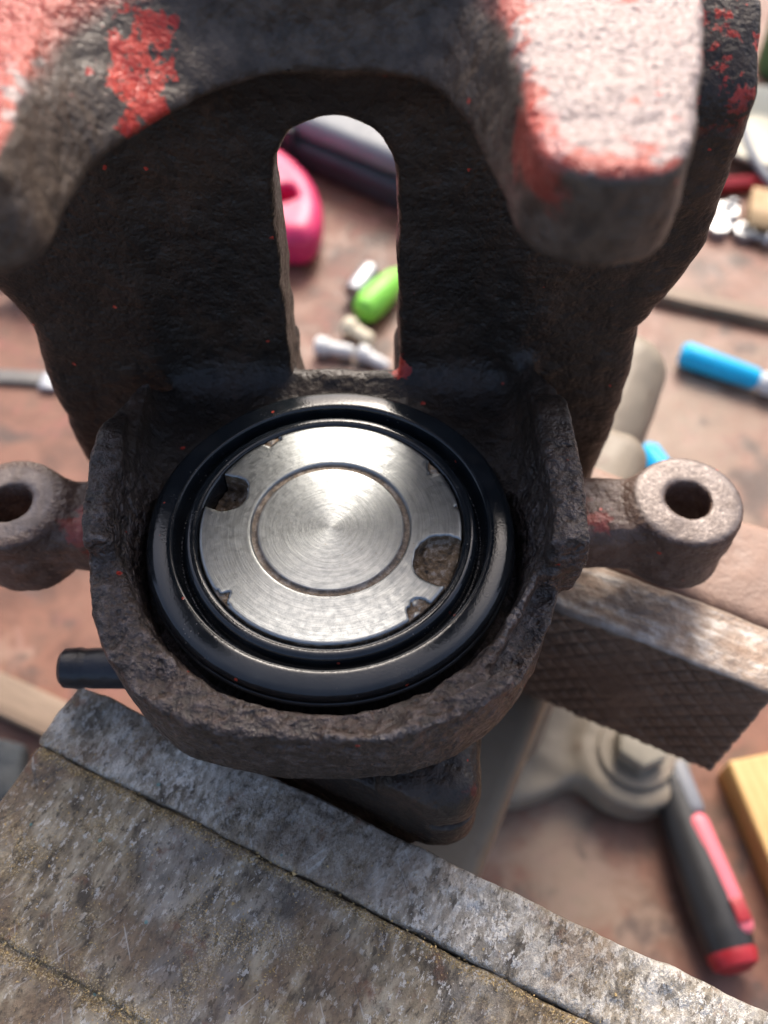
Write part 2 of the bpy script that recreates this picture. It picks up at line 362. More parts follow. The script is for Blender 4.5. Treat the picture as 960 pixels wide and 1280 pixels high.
VO = (20.0, 70.0)      # centre of the vise base in jaw coordinates (u along the jaws, v across them)
def mat_jaw(name, plate):
    m = M(name, (VO[0], VO[1], BZ)); u, v, z = m.sep()
    n1 = m.noise(.05, 4, .62, .4); st_ = m.scl((1, .5, 1)); n2 = m.noise(.22, 4, .65, .3, vec=st_); n3 = m.noise(.9, 4, .68, vec=st_)
    fl = m.noise(.8, 4, .76, .2, vec=st_); ub = m.ss(m.ma('ABSOLUTE', m.ma('SUBTRACT', u, 16)), 8, 24)
    if plate:
        base = m.ramp(n2, [(.32, (.10, .082, .060)), (.46, (.27, .238, .19)), (.64, (.50, .465, .41))])
        base = m.mix(m.ma('MAXIMUM', m.ss(n1, .50, .62, 0, .7), m.ma('MULTIPLY', m.ma('SUBTRACT', 1.0, ub), .55)), base, m.ramp(n3, [(.35, (.10, .062, .036)), (.65, (.24, .165, .10))]))
        silver = m.ma('MULTIPLY', m.ss(fl, .50, .555), m.ma('MULTIPLY', m.ss(n1, .36, .56, 1, .45), m.ma('ADD', .3, m.ma('MULTIPLY', ub, .7))))
    else:
        base = m.ramp(n2, [(.36, (.075, .055, .033)), (.5, (.235, .185, .118)), (.62, (.40, .335, .235))])
        base = m.mix(m.ss(n1, .46, .60, 0, .8), base, m.ramp(n3, [(.35, (.09, .06, .036)), (.65, (.26, .168, .098))])); cool = m.ss(m.noise(.028, 3, .6), .5, .6, 0, .6); base = m.mix(cool, base, m.ramp(n2, [(.3, (.10, .092, .082)), (.7, (.32, .30, .275))]))
        silver = m.ma('MULTIPLY', m.ss(fl, .565, .60), m.ss(n1, .42, .56, .8, .3))
    base = m.mix(m.ss(n3, .54, .64, 0, .75), base, (.045, .034, .023))
    base = m.mix(m.ss(n2, .44, .34, 0, .45), base, (.055, .042, .030))
    base = m.mix(m.ma('MULTIPLY', silver, .85), base, m.ramp(n3, [(.3, (.50, .475, .43)), (.7, (.80, .775, .73))]))
    # brass filings lying along the seams and in patches
    d1 = m.ma('ABSOLUTE', m.ma('ADD', v, 45.6)); d2 = m.ma('ABSOLUTE', m.ma('ADD', v, 78.6))
    fil = m.ma('MAXIMUM', m.ss(m.ma('SUBTRACT', d1, m.ma('MULTIPLY', n2, 3.0)), 1.0, -.6), m.ss(m.ma('SUBTRACT', d2, m.ma('MULTIPLY', n2, 3.0)), 1.2, -.4))
    fil = m.ma('MAXIMUM', fil, m.ma('MULTIPLY', m.ss(m.noise(.075, 4, .6), .52, .66), .7))
    grain = m.voro(4.5, out=1); gs = m.sep(grain)[0]
    fm = m.ma('MULTIPLY', fil, m.ss(m.ma('ADD', gs, m.ma('MULTIPLY', n2, .5)), .62, .82)); fm = m.ma('MULTIPLY', fm, .35 if plate else .9)
    base = m.mix(fm, base, m.ramp(m.sep(grain)[1], [(.2, (.17, .12, .055)), (.7, (.40, .29, .14)), (.95, (.6, .5, .33))]))
    rustp = m.ma('MULTIPLY', m.ss(m.noise(.13, 5, .65), .60, .68), .6); base = m.mix(rustp, base, (.17, .075, .04))
    teal = m.ma('MULTIPLY', m.ss(m.voro(.11), .05, .035), .6); base = m.mix(teal, base, (.08, .28, .27))
    # scratches along two directions
    s1 = m.noise(1.0, 2, .5, vec=m.scl((1.4, .06, .1), m.rotz(.5))); s2 = m.noise(1.0, 2, .5, vec=m.scl((1.0, .05, .1), m.rotz(-.75)))
    scr = m.ma('MAXIMUM', m.ss(s1, .66, .70), m.ss(s2, .67, .71)); scr = m.ma('MULTIPLY', scr, m.ss(n1, .42, .56))
    base = m.mix(m.ma('MULTIPLY', scr, .55), base, m.mix(m.ss(n2, .45, .55), (.05, .042, .034), (.5, .48, .44)))
    h = m.ma('ADD', m.ma('MULTIPLY', n2, .45), m.ma('MULTIPLY', n3, .6)); 
    r = m.ma('SUBTRACT', m.ss(n3, .3, .7, .36, .62), m.ma('MULTIPLY', silver, .12))
    met = m.ma('MAXIMUM', m.ma('MULTIPLY', silver, .6), m.ma('MULTIPLY', fm, .5))
    return m.fin(base, r, met, m.bump(h, 2.0, .8), .5)
JAW = mat_jaw('worn_jaw_steel', False); PLATE = mat_jaw('worn_plate_steel', True)
def mat_farplate():
    m = M('rusty_plate_steel', (VO[0], VO[1], BZ)); u, v, z = m.sep()
    n1 = m.noise(.07, 5, .6, .3); n2 = m.noise(.3, 5, .62); n3 = m.noise(1.1, 4)
    base = m.ramp(n1, [(.3, (.075, .050, .036)), (.55, (.12, .084, .062)), (.75, (.18, .13, .095))])
    st = m.noise(.35, 4, .6, vec=m.scl((.12, 1, 1)))
    topc = m.ramp(m.ma('ADD', m.ma('MULTIPLY', st, .6), m.ma('MULTIPLY', n2, .4)), [(.35, (.20, .12, .075)), (.5, (.30, .23, .18)), (.62, (.5, .46, .42))])
    nz = m.sep(m.n('ShaderNodeNewGeometry').outputs['Normal'])[2]
    worn = m.ma('MULTIPLY', m.ss(z, -49, -46), m.ss(nz, .2, .6)); base = m.mix(worn, base, topc)  # top paler by facing; shade of the gripping face put into its colour
    pt = m.n('ShaderNodeNewGeometry').outputs['Pointiness']; base = m.mix(m.ss(pt, .49, .56, 0, .85), base, (.21, .165, .13)); base = m.mix(m.ss(pt, .49, .44, 0, .8), base, (.03, .02, .015))  # ridges lightened and grooves darkened in colour to bring out the knurl
    return m.fin(base, .55, m.ma('MULTIPLY', worn, .3), m.bump(m.ma('ADD', n2, m.ma('MULTIPLY', n3, .4)), .8, .7), .5)
FARPLATE = mat_farplate()
def mat_beige():
    m = M('beige_enamel'); n1 = m.noise(.02, 5, .6); n2 = m.noise(.12, 5, .6)
    c = m.ramp(n1, [(.3, (.165, .135, .10)), (.6, (.25, .21, .155)), (.8, (.20, .15, .105))]); c = m.mix(m.ss(n2, .58, .7, 0, .6), c, (.17, .12, .085))
    return m.fin(c, .5, 0, m.bump(n2, .6, .5))
BEIGE = mat_beige()
def mat_bench():
    m = M('worn_bench_paint'); n0 = m.noise(.006, 4, .6, .3); n1 = m.noise(.018, 6, .65, .5); n2 = m.noise(.06, 6, .65, .3); n3 = m.noise(.5, 5)
    c = m.ramp(n1, [(.32, (.062, .032, .022)), (.44, (.150, .066, .040)), (.54, (.225, .102, .064)), (.68, (.130, .074, .048))])
    c = m.mix(m.ss(n2, .52, .66, 0, .7), c, (.26, .10, .078))
    c = m.mix(m.ss(m.ma('ADD', n0, m.ma('MULTIPLY', n2, .5)), .74, .92, 0, .55), c, (.33, .27, .195))
    c = m.mix(m.ss(m.noise(.03, 5, .6, .2), .54, .66, 0, .85), c, (.085, .058, .046))
    return m.fin(c, m.ss(n2, .3, .7, .42, .65), 0, m.bump(m.ma('ADD', n2, m.ma('MULTIPLY', n3, .2)), 1.0, .5))
BENCH = mat_bench()

# ---------------------------------------------------------------- the bench top
bt = rbox('workbench_top', (1500, 1300, 40), 3, BENCH, None, (50, 330, BZ - 40)); tag(bt, kind='structure')

tag(rbox('ground', (60000, 60000, 50), 0, mat_plain('yard_concrete', (.075, .068, .06), .8, .25, .004, 2.0, .05), None, (0, 330, BZ - 900)), kind='structure')

# ---------------------------------------------------------------- the vise
VA = math.radians(-25.2); _c, _s = math.cos(VA), math.sin(VA)
vx, vy = _c * VO[0] - _s * VO[1], _s * VO[0] + _c * VO[1]
VORG = np.array([VO[0], VO[1], BZ])
vise = tag(empty('bench_vise', (vx, vy, BZ), VA), 'old beige bench vise with worn steel jaws gripping the caliper', 'vise')
def disp(V, Fc, amp, scale, octv=3, seed=0, w=None):
    a = fbm(V, scale, octv, seed) * amp
    if w is not None: a = a * w
    return V + vnormals(V, Fc) * a[:, None]
GOUGES = [((1.4, -43.8), (2.2, -57.7), .7), ((3.3, -36.8), (2.9, -42.5), .5), ((17.6, -38.4), (23.2, -43.8), .45), ((25.5, -34.7), (25.9, -42.5), .5), ((54.8, -31.9), (57.0, -38.5), .6),
          ((17.4, -56.1), (17.9, -65.2), .5), ((17.6, -30), (17.5, -34.8), .45), ((-26, -50), (-8, -55), .35), ((30, -50), (44, -60), .35), ((-18, -62), (-12, -74), .4), ((36, -33), (40, -41), .35), ((-10, -34), (-14, -41), .35), ((62, -34), (70, -40), .4)]
def gouge(f, ztop, seed):
    for (a, b, w) in GOUGES:
        a, b = np.array(a), np.array(b); e = b - a; t = np.clip(((f.x - a[0]) * e[0] + (f.y - a[1]) * e[1]) / (e @ e), 0, 1)
        d = np.sqrt((f.x - a[0] - e[0] * t) ** 2 + (f.y - a[1] - e[1] * t) ** 2 + (f.z - ztop - .15) ** 2)
        f.cut(d - w * (.6 + .8 * t * (1 - t)), .25)
    g = np.random.default_rng(seed)
    for k in range(70):                                  # dents and chipped edges
        u = g.uniform(-46, 100); v = g.choice([-30.7, -44.6, g.uniform(-44, -31), g.uniform(-78, -46)]); rad = g.uniform(.9, 2.8)
        f.cut(f.sph((u, v, ztop + rad * .72), rad, (g.uniform(.8, 1.8), g.uniform(.7, 1.1), 1)), .4)
# moving jaw (near)
f = Field((-49, -125, -104), (106, -44, -43), .6)
f.add(f.poly([(-46, -45.25), (102, -45.25), (102, -80), (95, -120), (-40, -120), (-46, -80)], -103, -45.0, 1.2))
f.cut(f.box((-60, -79.2, -46.0), (110, -78.2, -40), .3), .8)
f.cut(f.box((-60, -130, -45.5), (110, -79.0, -40), .1), .6)
gouge(f, -45.0, 3)
V, Fc = f.mesh(); V = disp(V, Fc, .35, 9, 4, 3)
parts_from(V, Fc, np.zeros(len(Fc), int), {0: ('moving_jaw', JAW)}, vise, VORG)
# jaw plates with cross-cut gripping faces
def plate(v0, v1, face, ztop, mat, seed, name, u1):
    f = Field((-49, v0 - 2, -96), (u1 + 4, v1 + 2, -42), .55)
    e = f.box((-46.5, v0, -93), (u1, v1, ztop), .8)
    p = 4.4
    def tri(q): return np.abs(np.mod(q / p, 1) - .5) * 2
    g = np.maximum(0, .34 - np.minimum(tri((f.x + f.z * .9) * .75), tri((f.x - f.z * .9) * .75))) / .34
    gx_, gz_ = np.meshgrid(f.x[:, 0, 0], f.z[0, 0, :], indexing='ij'); g = g * np.clip(.75 + .8 * fbm(np.stack([gx_, gz_, 0 * gx_], -1), 14, 3, 6), .1, 1.2)[:, None, :]
    near = np.clip(1 - np.abs(f.y - face) / 1.4, 0, 1) * np.clip((ztop - 1.2 - f.z) / 1.0, 0, 1)
    f.add(e + g * near * 1.1)
    if v0 < 0: gouge(f, ztop, 4)
    V, Fc = f.mesh(); w = np.where(V[:, 2] > ztop - 2.5, 1.5, .5)
    V = disp(V, Fc, .3, 6, 4, seed, w)
    return parts_from(V, Fc, np.zeros(len(Fc), int), {0: (name, mat)}, vise, VORG)[0]
plate(-45.0, -30.7, -30.7, -44.7, PLATE, 11, 'jaw_plate', 102)
plate(29.5, 45.0, 29.5, -44.9, FARPLATE, 23, 'jaw_plate', 88)
# fixed body and base
f = Field((-60, 20, -231), (112, 200, -44), 1.5)
f.add(f.box((-45, 45.8, -100), (86, 74, -46.5), 3))
f.add(f.box((-14, 50, -205), (46, 104, -60), 9), 10)
f.add(f.box((-10, 60, -175), (42, 176, -88), 14), 12)
f.add(f.cyl((18, 86), 50, -229.5, -215, 3), 12)
f.add(f.box((20, 62, -229.5), (80, 98, -215), 4), 6)
f.add(f.cyl((81, 81), 22, -229.5, -212, 3), 6)
f.cut(f.cyl((81, 81), 5, -240, -200))
V, Fc = f.mesh(); V = disp(V, Fc, .5, 14, 3, 5)
zc = V[Fc].mean(1)[:, 2]
vc = V[Fc].mean(1)[:, 1]; kl = np.where(zc < -206, 1, np.where((zc > -101) & (vc < 74.6), 2, 0))
vp = parts_from(V, Fc, kl, {0: ('fixed_body', BEIGE), 1: ('base', BEIGE), 2: ('fixed_jaw', mat_plain('rusty_painted_iron', (.27, .17, .125), .55, .3, .05, .5, .4))}, vise, VORG)
rbox('slide_bar', (48, 216, 46), 5, BEIGE, vise, (0, -114, 80))
BOLT = mat_plain('bolt_zinc', (.27, .24, .185), .5, .2, .1, .1, .8, .5, .0)
lathe('washer', [(5.2, 0), (14.5, 0), (15, .6), (15, 2.2), (14.5, 2.8), (5.2, 2.8)], BEIGE, vp[1], (81 - VO[0], 81 - VO[1], 18.0))
bm = bmesh.new(); bmesh.ops.create_cone(bm, cap_ends=True, segments=6, radius1=10.4, radius2=10.4, depth=9.5)
bmesh.ops.bevel(bm, geom=bm.edges[:], offset=1.3, segments=3, profile=.5, affect='EDGES')
o = link('bolt', bm_mesh('bolt', bm), BOLT, vp[1], (81 - VO[0], 81 - VO[1], 25.5), .3); sm(o)

# ---------------------------------------------------------------- the brake caliper
cal = tag(empty('brake_caliper', tuple(CAL_O)), 'rusty cast iron brake caliper with flaking red paint, clamped upright in the vise', 'brake caliper')
AX = (0.0, 1.8)
f = Field((-84, -46, -80), (88, 68, 82), .7)
# cylinder housing and its flange
f.add(f.cyl(AX, 29.3, -75, -8, 3))
rim = [(-42, 46), (-42, -3), (-40, -14), (-35, -25), (-27, -33.5), (-15, -38.3), (2, -39.6), (15, -38), (25.5, -33.3), (33.5, -25), (39.5, -12), (42.5, 0), (43.5, 12), (43.5, 46)]
f.add(f.poly(chaikin(rim), -15, 2.4, 1.2), 9)
f.add(f.poly([(0, -39.7), (10, -39.4), (19, -37.2), (27, -33), (30, -29.8), (28.6, -27.6), (22, -31.2), (12, -34.8), (0, -36.4)], -6, 5.2, 1.0), 1.0)
e = np.minimum(f.box((8, -40.5, -54), (27.5, -14, -25), 6), f.box((-22, -41.5, -56), (16, -14, -32), 4))           # hose port block, kept clear of the near jaw
f.add(np.maximum(e, -(f.x * .446 + f.y * .895 + 28) + 0 * f.z), 3)
f.cut(f.box((18, -48, -38.5), (34, -36, -36.5), .5), 1)
# bridge wall with its window
f.add(f.poly([(-59, -50), (59, -50), (60.6, -25), (61, -3), (59.8, 9), (63.4, 18), (67.0, 27), (67, 66), (50, 76), (-50, 76), (-66, 62), (-66, 27), (-63, 18), (-59.6, 9), (-61, -3), (-60.6, -25)], 41, 57, 4, 'xz'), 5)
f.cut(f.poly([(45, 86), (45, 73), (40, 60), (70, 78), (70, 90)], 53, 80, 0, 'yz') , 4)
# abutment ridges along the sides
f.add(f.poly([(-7, -8), (-8.6, 3), (-8.0, 10.0), (8, 10.8), (22, 9.5), (28, 6), (33, -2), (44, -8)], 36.8, 43.6, 1.0, 'yz'), .6)
e = np.maximum(f.poly([(-42.5, 44), (-42.5, 4), (-41, -6.5), (-35, -6.5), (-36.5, 10), (-40, 30), (-40, 44)], -8, 9, 1.0), (f.z - 8.2) * .8 + np.maximum(f.y - 18, 0) * .6)
f.add(e, .8)
# finger plate with its arch
arch = [(-30.3, 10.7), (-26.5, 19.5), (-19.9, 28.6), (-11.3, 36.5), (1.3, 38.8), (13.0, 37.6), (18.0, 32.6), (21.4, 22.9), (24.3, 10.7)]
fp = arch + [(25.6, 2.7), (27.4, -1.2), (32, -4.4), (39.8, -4.2), (43.6, -.5), (46.3, 9), (48.8, 20), (53, 36), (56, 56), (-62, 56), (-59, 36), (-56, 15), (-53, 0), (-48, -5.5), (-38, -6.5), (-31.5, -3.5), (-30, 1.2)]
arch2 = [(-32.6, 10.7), (-33.2, 20), (-33.2, 30), (-27, 40), (0, 48), (18, 44), (24.6, 36), (25.4, 22.9), (25.6, 10.7)]
fq = arch2 + [(25.9, 2.7), (27.4, -1.0), (32, -4.6)] + fp[12:24] + [(-33, -3.0), (-32.2, 1.2)]
t_ = np.clip((f.z - 63.5) / 11.5, 0, 1)
e = poly2(f.x, f.y, chaikin(fp)) * (1 - t_) + poly2(f.x, f.y, chaikin(fq)) * t_
f.add(ext(e + 2.2, np.abs(f.z - 69.2) - 4.8) - 2.2, 3)
# shoulders fall away behind the fingers
sh = (f.z - 57) * .72 - (f.y - 41) * .70 + 0 * f.x
f.cut(np.maximum(-sh, np.maximum(54 - np.abs(f.x + 1), 48 - f.z)), 3)
# pockets, bore, window
f.cut(f.box((-36.6, -9, -5.5), (36.4, 42.5, 61), 7), 2)
cone = (np.sqrt((f.x - AX[0]) ** 2 + (f.y - AX[1]) ** 2) - (34.4 + np.clip((f.z + 6) * .22, 0, 3))) * .97
f.cut(np.maximum(cone, np.maximum(-9 - f.z, f.z - 20)), 1.2)
f.cut(f.cyl(AX, 24.2, -60, 10), .5)
win = [(-9.2, -3.0), (12.4, -3.0), (12.0, 30), (11.9, 40), (11.2, 46), (9.0, 50.2), (5.6, 52.7), (1.6, 53.4), (-2.6, 52.6), (-6.2, 50.0), (-8.6, 45.5), (-9.4, 39), (-9.3, 30)]
f.cut(f.poly([win[0], win[1]] + chaikin(win)[8:-4], 30, 75, 0, 'xz'), 1.5)
f.cut(np.maximum(np.maximum(np.abs(f.x - 1.6) - 10.3, (-2.0 - (f.y - 42.5) * 1.45) - f.z) * .8, np.maximum(f.z - 20, 38 - f.y)), 1.5)
# mounting lugs
for cx, cy, sgn in ((72.3, 20.7, 1), (-67.6, 20.0, -1)):
    e = f.box((min(cx, sgn * 40), cy - 8.5, -34), (max(cx, sgn * 40), cy + 8.5, -19.2), 4); f.add(e, 6)
    f.add(f.cyl((cx, cy), 11.4, -36, -18, 1.2), 3)
for cx, cy in ((72.3, 20.7), (-67.6, 20.0)):
    f.cut(f.cyl((cx, cy), 4.6, -60, 0), .3)
# chips and the step on the near rim
f.cut(f.poly([(29.8, -40), (29.8, -29), (26, -27.5), (31, -18), (36, -9.2), (48, -9.2), (48, -40)], -4.2, 12, 0), .5)
for q in ((31, -24, -3, 2.2), (35, -19, -3.6, 2.4), (38.5, -13, -2.6, 2.0), (33, -28, -4.6, 1.8), (40, -17, -4.4, 1.6), (37, -22, -4.6, 1.5)): f.cut(f.sph(q[:3], q[3], (1, 1.2, .8)), .7)
f.cut(f.sph((16, -34.2, 6.2), 2.2, (1.8, 1, 1)), .8); f.cut(f.sph((24, -34.8, 6.4), 1.9, (1.4, 1, 1)), .6); f.cut(f.sph((42.5, -9.8, 1.5), 2.0, (1, .8, 1)), .6); f.cut(f.sph((-13, -38.5, 3.8), 2.4, (1.6, 1, 1)), .8); f.cut(f.sph((-34.5, -21, 4.0), 2.4, (1, 1.6, 1)), .8); f.cut(f.sph((-27, -29, 4.4), 3.2, (1.6, 1, 1)), 1.2); f.cut(f.sph((6, -36, 4.8), 3.0, (2.5, 1, 1)), 1.5)
f.cut(f.sph((36.5, -14, -.5), 1.8, (1.4, 1, .8)), .8)
f.cut(f.sph((-40.5, -9.5, 3.6), 2.6, (1, 1.2, 1)), 1)
V, Fc = f.mesh()
# cast skin: coarse lumps everywhere, rougher on the open rim, calm on the machined lug seats
rimw = np.clip((10 - np.abs(V[:, 2] - 2)) / 8, 0, 1) * np.clip((16 - V[:, 1]) / 14, 0, 1)
seat = ((np.abs(V[:, 0]) > 56) & (V[:, 2] > -20) & (V[:, 2] < -15) & (V[:, 1] < 36))
w = np.where(seat, .04, 1.0)
V = disp(V, Fc, .36, 7.0, 2, 1, w); V = disp(V, Fc, .15, 2.6, 3, 2, w * (1 + 1.5 * rimw))
c = V[Fc].mean(1); cls = np.zeros(len(Fc), int)
cls[(c[:, 1] > 40.2) | (c[:, 2] > 22)] = 1
cls[(c[:, 2] > 59) & (c[:, 1] < 30) & (c[:, 0] > 15)] = 2
cls[(c[:, 2] > 59) & (c[:, 1] < 30) & (c[:, 0] < -15)] = 3
cls[(c[:, 0] > 50) & (c[:, 2] < -8) & (c[:, 1] < 39)] = 4
cls[(c[:, 0] < -48) & (c[:, 2] < -8) & (c[:, 1] < 39)] = 5
cp = parts_from(V, Fc, cls, {0: ('cylinder_housing', CAST), 1: ('bridge', CAST), 2: ('finger', CAST), 3: ('finger', CAST), 4: ('mounting_lug', CAST), 5: ('mounting_lug', CAST)}, cal, CAL_O)
cp[2]['label'] = 'finger with bright bare metal top and orange paint'; cp[3]['label'] = 'finger with red paint patch on its inner face'
# piston
f = Field((-24.2, -24.2, -7), (24.2, 24.2, .8), .22)
rr = np.sqrt(f.x ** 2 + f.y ** 2)
f.add(ext(rr - 22.9, np.abs(f.z + 3) - 2.5) - .5)
f.cut(np.maximum(np.abs(rr - 13.7) - .5, -.6 - f.z) + 0 * f.z, .35)
f.cut(np.maximum(rr - 13.4, -.15 - f.z), .3)
gx, gy = np.broadcast_arrays(f.x[:, :, 0], f.y[:, :, 0]); nz2 = fbm(np.stack([gx, gy, 0 * gx], -1), 3.0, 4, 4)[:, :, None]
nz3 = fbm(np.stack([gx, gy, 0 * gx + 9], -1), 1.6, 3, 8)[:, :, None]
for ax_, ay_, rd in ((-19.9, 7.6, 4.3), (19.6, -6.9, 5.0)):
    e = np.sqrt((f.x - ax_) ** 2 + (f.y - ay_) ** 2) - rd - nz2 * .45
    ux, uy = np.array([ax_, ay_]) / math.hypot(ax_, ay_)
    ch = np.maximum(np.abs(-(f.x - ax_) * uy + (f.y - ay_) * ux) - rd * .92 - nz2 * .4, -((f.x - ax_) * ux + (f.y - ay_) * uy))
    e = np.minimum(e, ch); f.cut(np.maximum(e, (-4.5 if ax_ < 0 else -2.3) - f.z + nz2 * 1.1), .12)
for ax_, ay_, rd in ((-12.6, 20.6, 2.0), (19.3, 14.0, 1.8), (-18.9, -14.8, 2.3), (15.9, -17.6, 2.7), (23.2, 4.6, .9), (-22.9, -7.6, .9)):
    e = np.sqrt((f.x - ax_) ** 2 + (f.y - ay_) ** 2) - rd - nz3 * 1.0
    f.cut(np.maximum(e, -.55 - f.z + nz3 * .35), .1)
V, Fc = f.mesh()
parts_from(V, Fc, np.zeros(len(Fc), int), {0: ('piston', PISTON)}, cal, np.zeros(3))[0].location = Vector((0, 0, .075))
# dust boot
prof = [(23.45, -6), (23.5, -1.4), (23.65, -.75), (24.05, -.32), (24.6, -.12), (25.2, -.15), (25.75, -.45), (26.1, -1.0), (26.25, -1.9), (26.35, -3.0), (26.7, -3.6), (27.2, -3.5), (27.65, -2.7), (27.85, -1.2), (27.92, -.2), (28.05, .18), (28.35, .34), (29.0, .32), (31.2, .05), (32.0, -.2), (32.4, -.5), (32.68, -1.1), (32.75, -2.3), (32.6, -2.6), (32.95, -2.75), (33.1, -2.95), (33.0, -3.2), (32.6, -3.4), (32.6, -9.5), (32.2, -12)]
def wob(th, P):
    D = np.zeros((len(th), len(P), 3)); a = .09 * np.sin(2 * th + .6) + .04 * np.sin(5 * th) + .02 * np.sin(9 * th + 2)
    k = np.clip((P[:, 0] - 24) / 6, 0, 1); D[:, :, 2] = a[:, None] * k[None] * 1.5
    D[:, :, 0] = np.cos(th)[:, None] * a[:, None] * k[None]; D[:, :, 1] = np.sin(th)[:, None] * a[:, None] * k[None]; return D
o = link('dust_boot', lathe_mesh('dust_boot', prof, 256, wob), RUBBER, cal, (0, 0, 75)); sm(o, 75)
# bleed screw with its cap, on the left of the housing
BLK = mat_plain('black_oxide', (.018, .018, .022), .35, .4, .2, .2)
lathe('bleed_screw', [(0, 0), (3.2, 0), (4.0, .8), (4.2, 4), (3.9, 5), (4.1, 6), (4.2, 14), (5.2, 14.5), (5.2, 24)], BLK, cal, (-55.8, -11, 40), (0, math.radians(90), 0))

# ---------------------------------------------------------------- small things lying on the bench
def B(px, py, z=0.0): return (px, py, BZ + z)
PINK = mat_plain('pink_plastic', (.62, .03, .125), .4, .15); BLACKP = mat_plain('black_plastic', (.02, .02, .021), .45, .3)
SALMON = mat_plain('salmon_plastic', (.78, .17, .21), .4, .1); REDP = mat_plain('red_plastic', (.36, .02, .028), .4, .15); GREYP = mat_plain('grey_plastic', (.20, .21, .23), .45, .15)
STEEL = mat_plain('steel', (.48, .49, .50), .35, .2, .1, .1, .8, .5, .8)
# screwdriver
dx, dy = 136 - 123, -38 - 34; L_ = math.hypot(dx, dy); ra = math.atan2(dy, dx)
sdv = tag(empty('screwdriver', B(120, 35), ra), 'screwdriver with black grip, pink inlay and red end, lying on the bench', 'screwdriver')
RX = (0, math.radians(90), 0)
lathe('handle', [(0, 0), (6, 0), (7.5, 2), (7.8, 8), (8.0, 18), (9.2, 34), (9.6, 50), (9.3, 62), (8.6, 67), (0, 67)], BLACKP, sdv, (0, 0, 10.9), RX)
lathe('end_cap', [(0, 0), (8.7, 0), (8.8, 2), (7.8, 5), (4, 7), (0, 7.4)], REDP, sdv, (67, 0, 10.9), RX)
lathe('collar', [(0, 0), (4.5, 0), (6.2, 3), (6.6, 12), (6.0, 14), (0, 14)], GREYP, sdv, (-13, 0, 10.9), RX)
lathe('shaft', [(0, 0), (3, 0), (3, 74), (0, 74)], STEEL, sdv, (-86, 0, 10.9), RX)
rbox('grey_inlay', (22, 8, 7), 3, GREYP, sdv, (10, 3.4, 12), .03)
inl = rbox('pink_inlay', (44, 9, 8), 4, SALMON, sdv, (42, 3.8, 12.4), .06)
rbox('hanging_hole', (8, 5, 1.2), .5, REDP, inl, (14, .5, 7.6))
# wood block
WOOD = None
def mat_wood(name, a, b, sx=.04):
    m = M(name); n = m.noise(.35, 5, .6, .5, vec=m.scl((.1, 1, 1))); n2 = m.noise(.03, 3)
    c = m.ramp(m.ma('ADD', m.ma('MULTIPLY', n, .7), m.ma('MULTIPLY', n2, .3)), [(.35, a), (.65, b)]); return m.fin(c, .6, 0, m.bump(n, .5, .5))
PINE = mat_wood('pine', (.50, .30, .10), (.66, .45, .19)); OLDW = mat_wood('old_wood', (.15, .10, .065), (.28, .20, .135))
tag(rbox('wooden_block', (70, 42, 16), 1.5, PINE, None, B(171, 6), -1.38), 'yellow pine wood block beside the screwdriver handle', 'wood block')
# blue pens
WHITEP = mat_plain('white_plastic', (.66, .66, .64), .45, .1)
BLUE = mat_plain('blue_plastic', (.0, .46, .80), .4, .1)
def bar(name, a, b, r0, r1, mat, parent, n=20):
    a, b = Vector(a), Vector(b); L = (b - a).length
    o = lathe(name, [(0, 0), (r0 * .7, 0), (r0, r0 * .4), (r1, L - r1 * .4), (r1 * .7, L), (0, L)], mat, parent, tuple(a), n=n)
    o.rotation_euler = (b - a).to_track_quat('Z', 'Y').to_euler(); return o
def pen(a, b, label):
    t = tag(empty('marker_pen', B(*a)), label, 'pen', 'blue marker pens')
    d = Vector((b[0] - a[0], b[1] - a[1], 0)); e = d * 1.5
    bar('barrel', (0, 0, 7.2), (d.x, d.y, 7.2), 7.0, 5.8, BLUE, t); bar('cap', (d.x, d.y, 6.6), (e.x, e.y, 6.6), 6.2, 5.2, WHITEP, t)
pen((170, 266), (208, 246), 'bright blue marker pen lying right of the caliper, above its right lug')
pen((139, 199), (163, 146), 'bright blue marker pen mostly hidden behind the right mounting lug')
# pink tool handle behind the bridge
f = Field((-96, -70, -2), (100, 70, 30), 1.8)
f.add(f.poly(chaikin([(-95, -14), (-40, -17), (20, -24), (50, -46), (72, -60), (88, -40), (96, -8), (92, 24), (80, 52), (60, 62), (20, 18), (-40, 8), (-95, 6)]), 0, 28, 11))
f.cut(f.box((60, -24, -5), (80, -8, 40), 6), 2)
V, Fc = f.mesh()
pk = tag(empty('hand_tool', B(-122, 362), math.radians(25)), 'pink plastic hand tool with a hole, seen through the caliper window', 'hand tool')
parts_from(V, Fc, np.zeros(len(Fc), int), {0: ('grip', PINK)}, pk, np.zeros(3))
bar('shaft', (-160, -6, 9), (-94, -4, 10), 4, 4, STEEL, pk)
# grey case
CASE_L = mat_plain('light_grey_plastic', (.22, .23, .24), .5, .08); CASE_D = mat_plain('shaded_grey_plastic', (.035, .04, .045), .5, .2)  # darker shell colour carries the shade on the case front
gc = tag(empty('tool_case', B(20, 472), -.60), 'grey plastic tool case with front shade coloured into its lower shell, behind the caliper window', 'tool case')
rbox('lower_shell', (240, 130, 20), 5, CASE_D, gc); rbox('lid', (236, 126, 16), 6, CASE_L, gc, (0, 2, 20.4)); rbox('latch', (26, 4, 16), 1.5, CASE_D, gc, (-50, -66, 14))
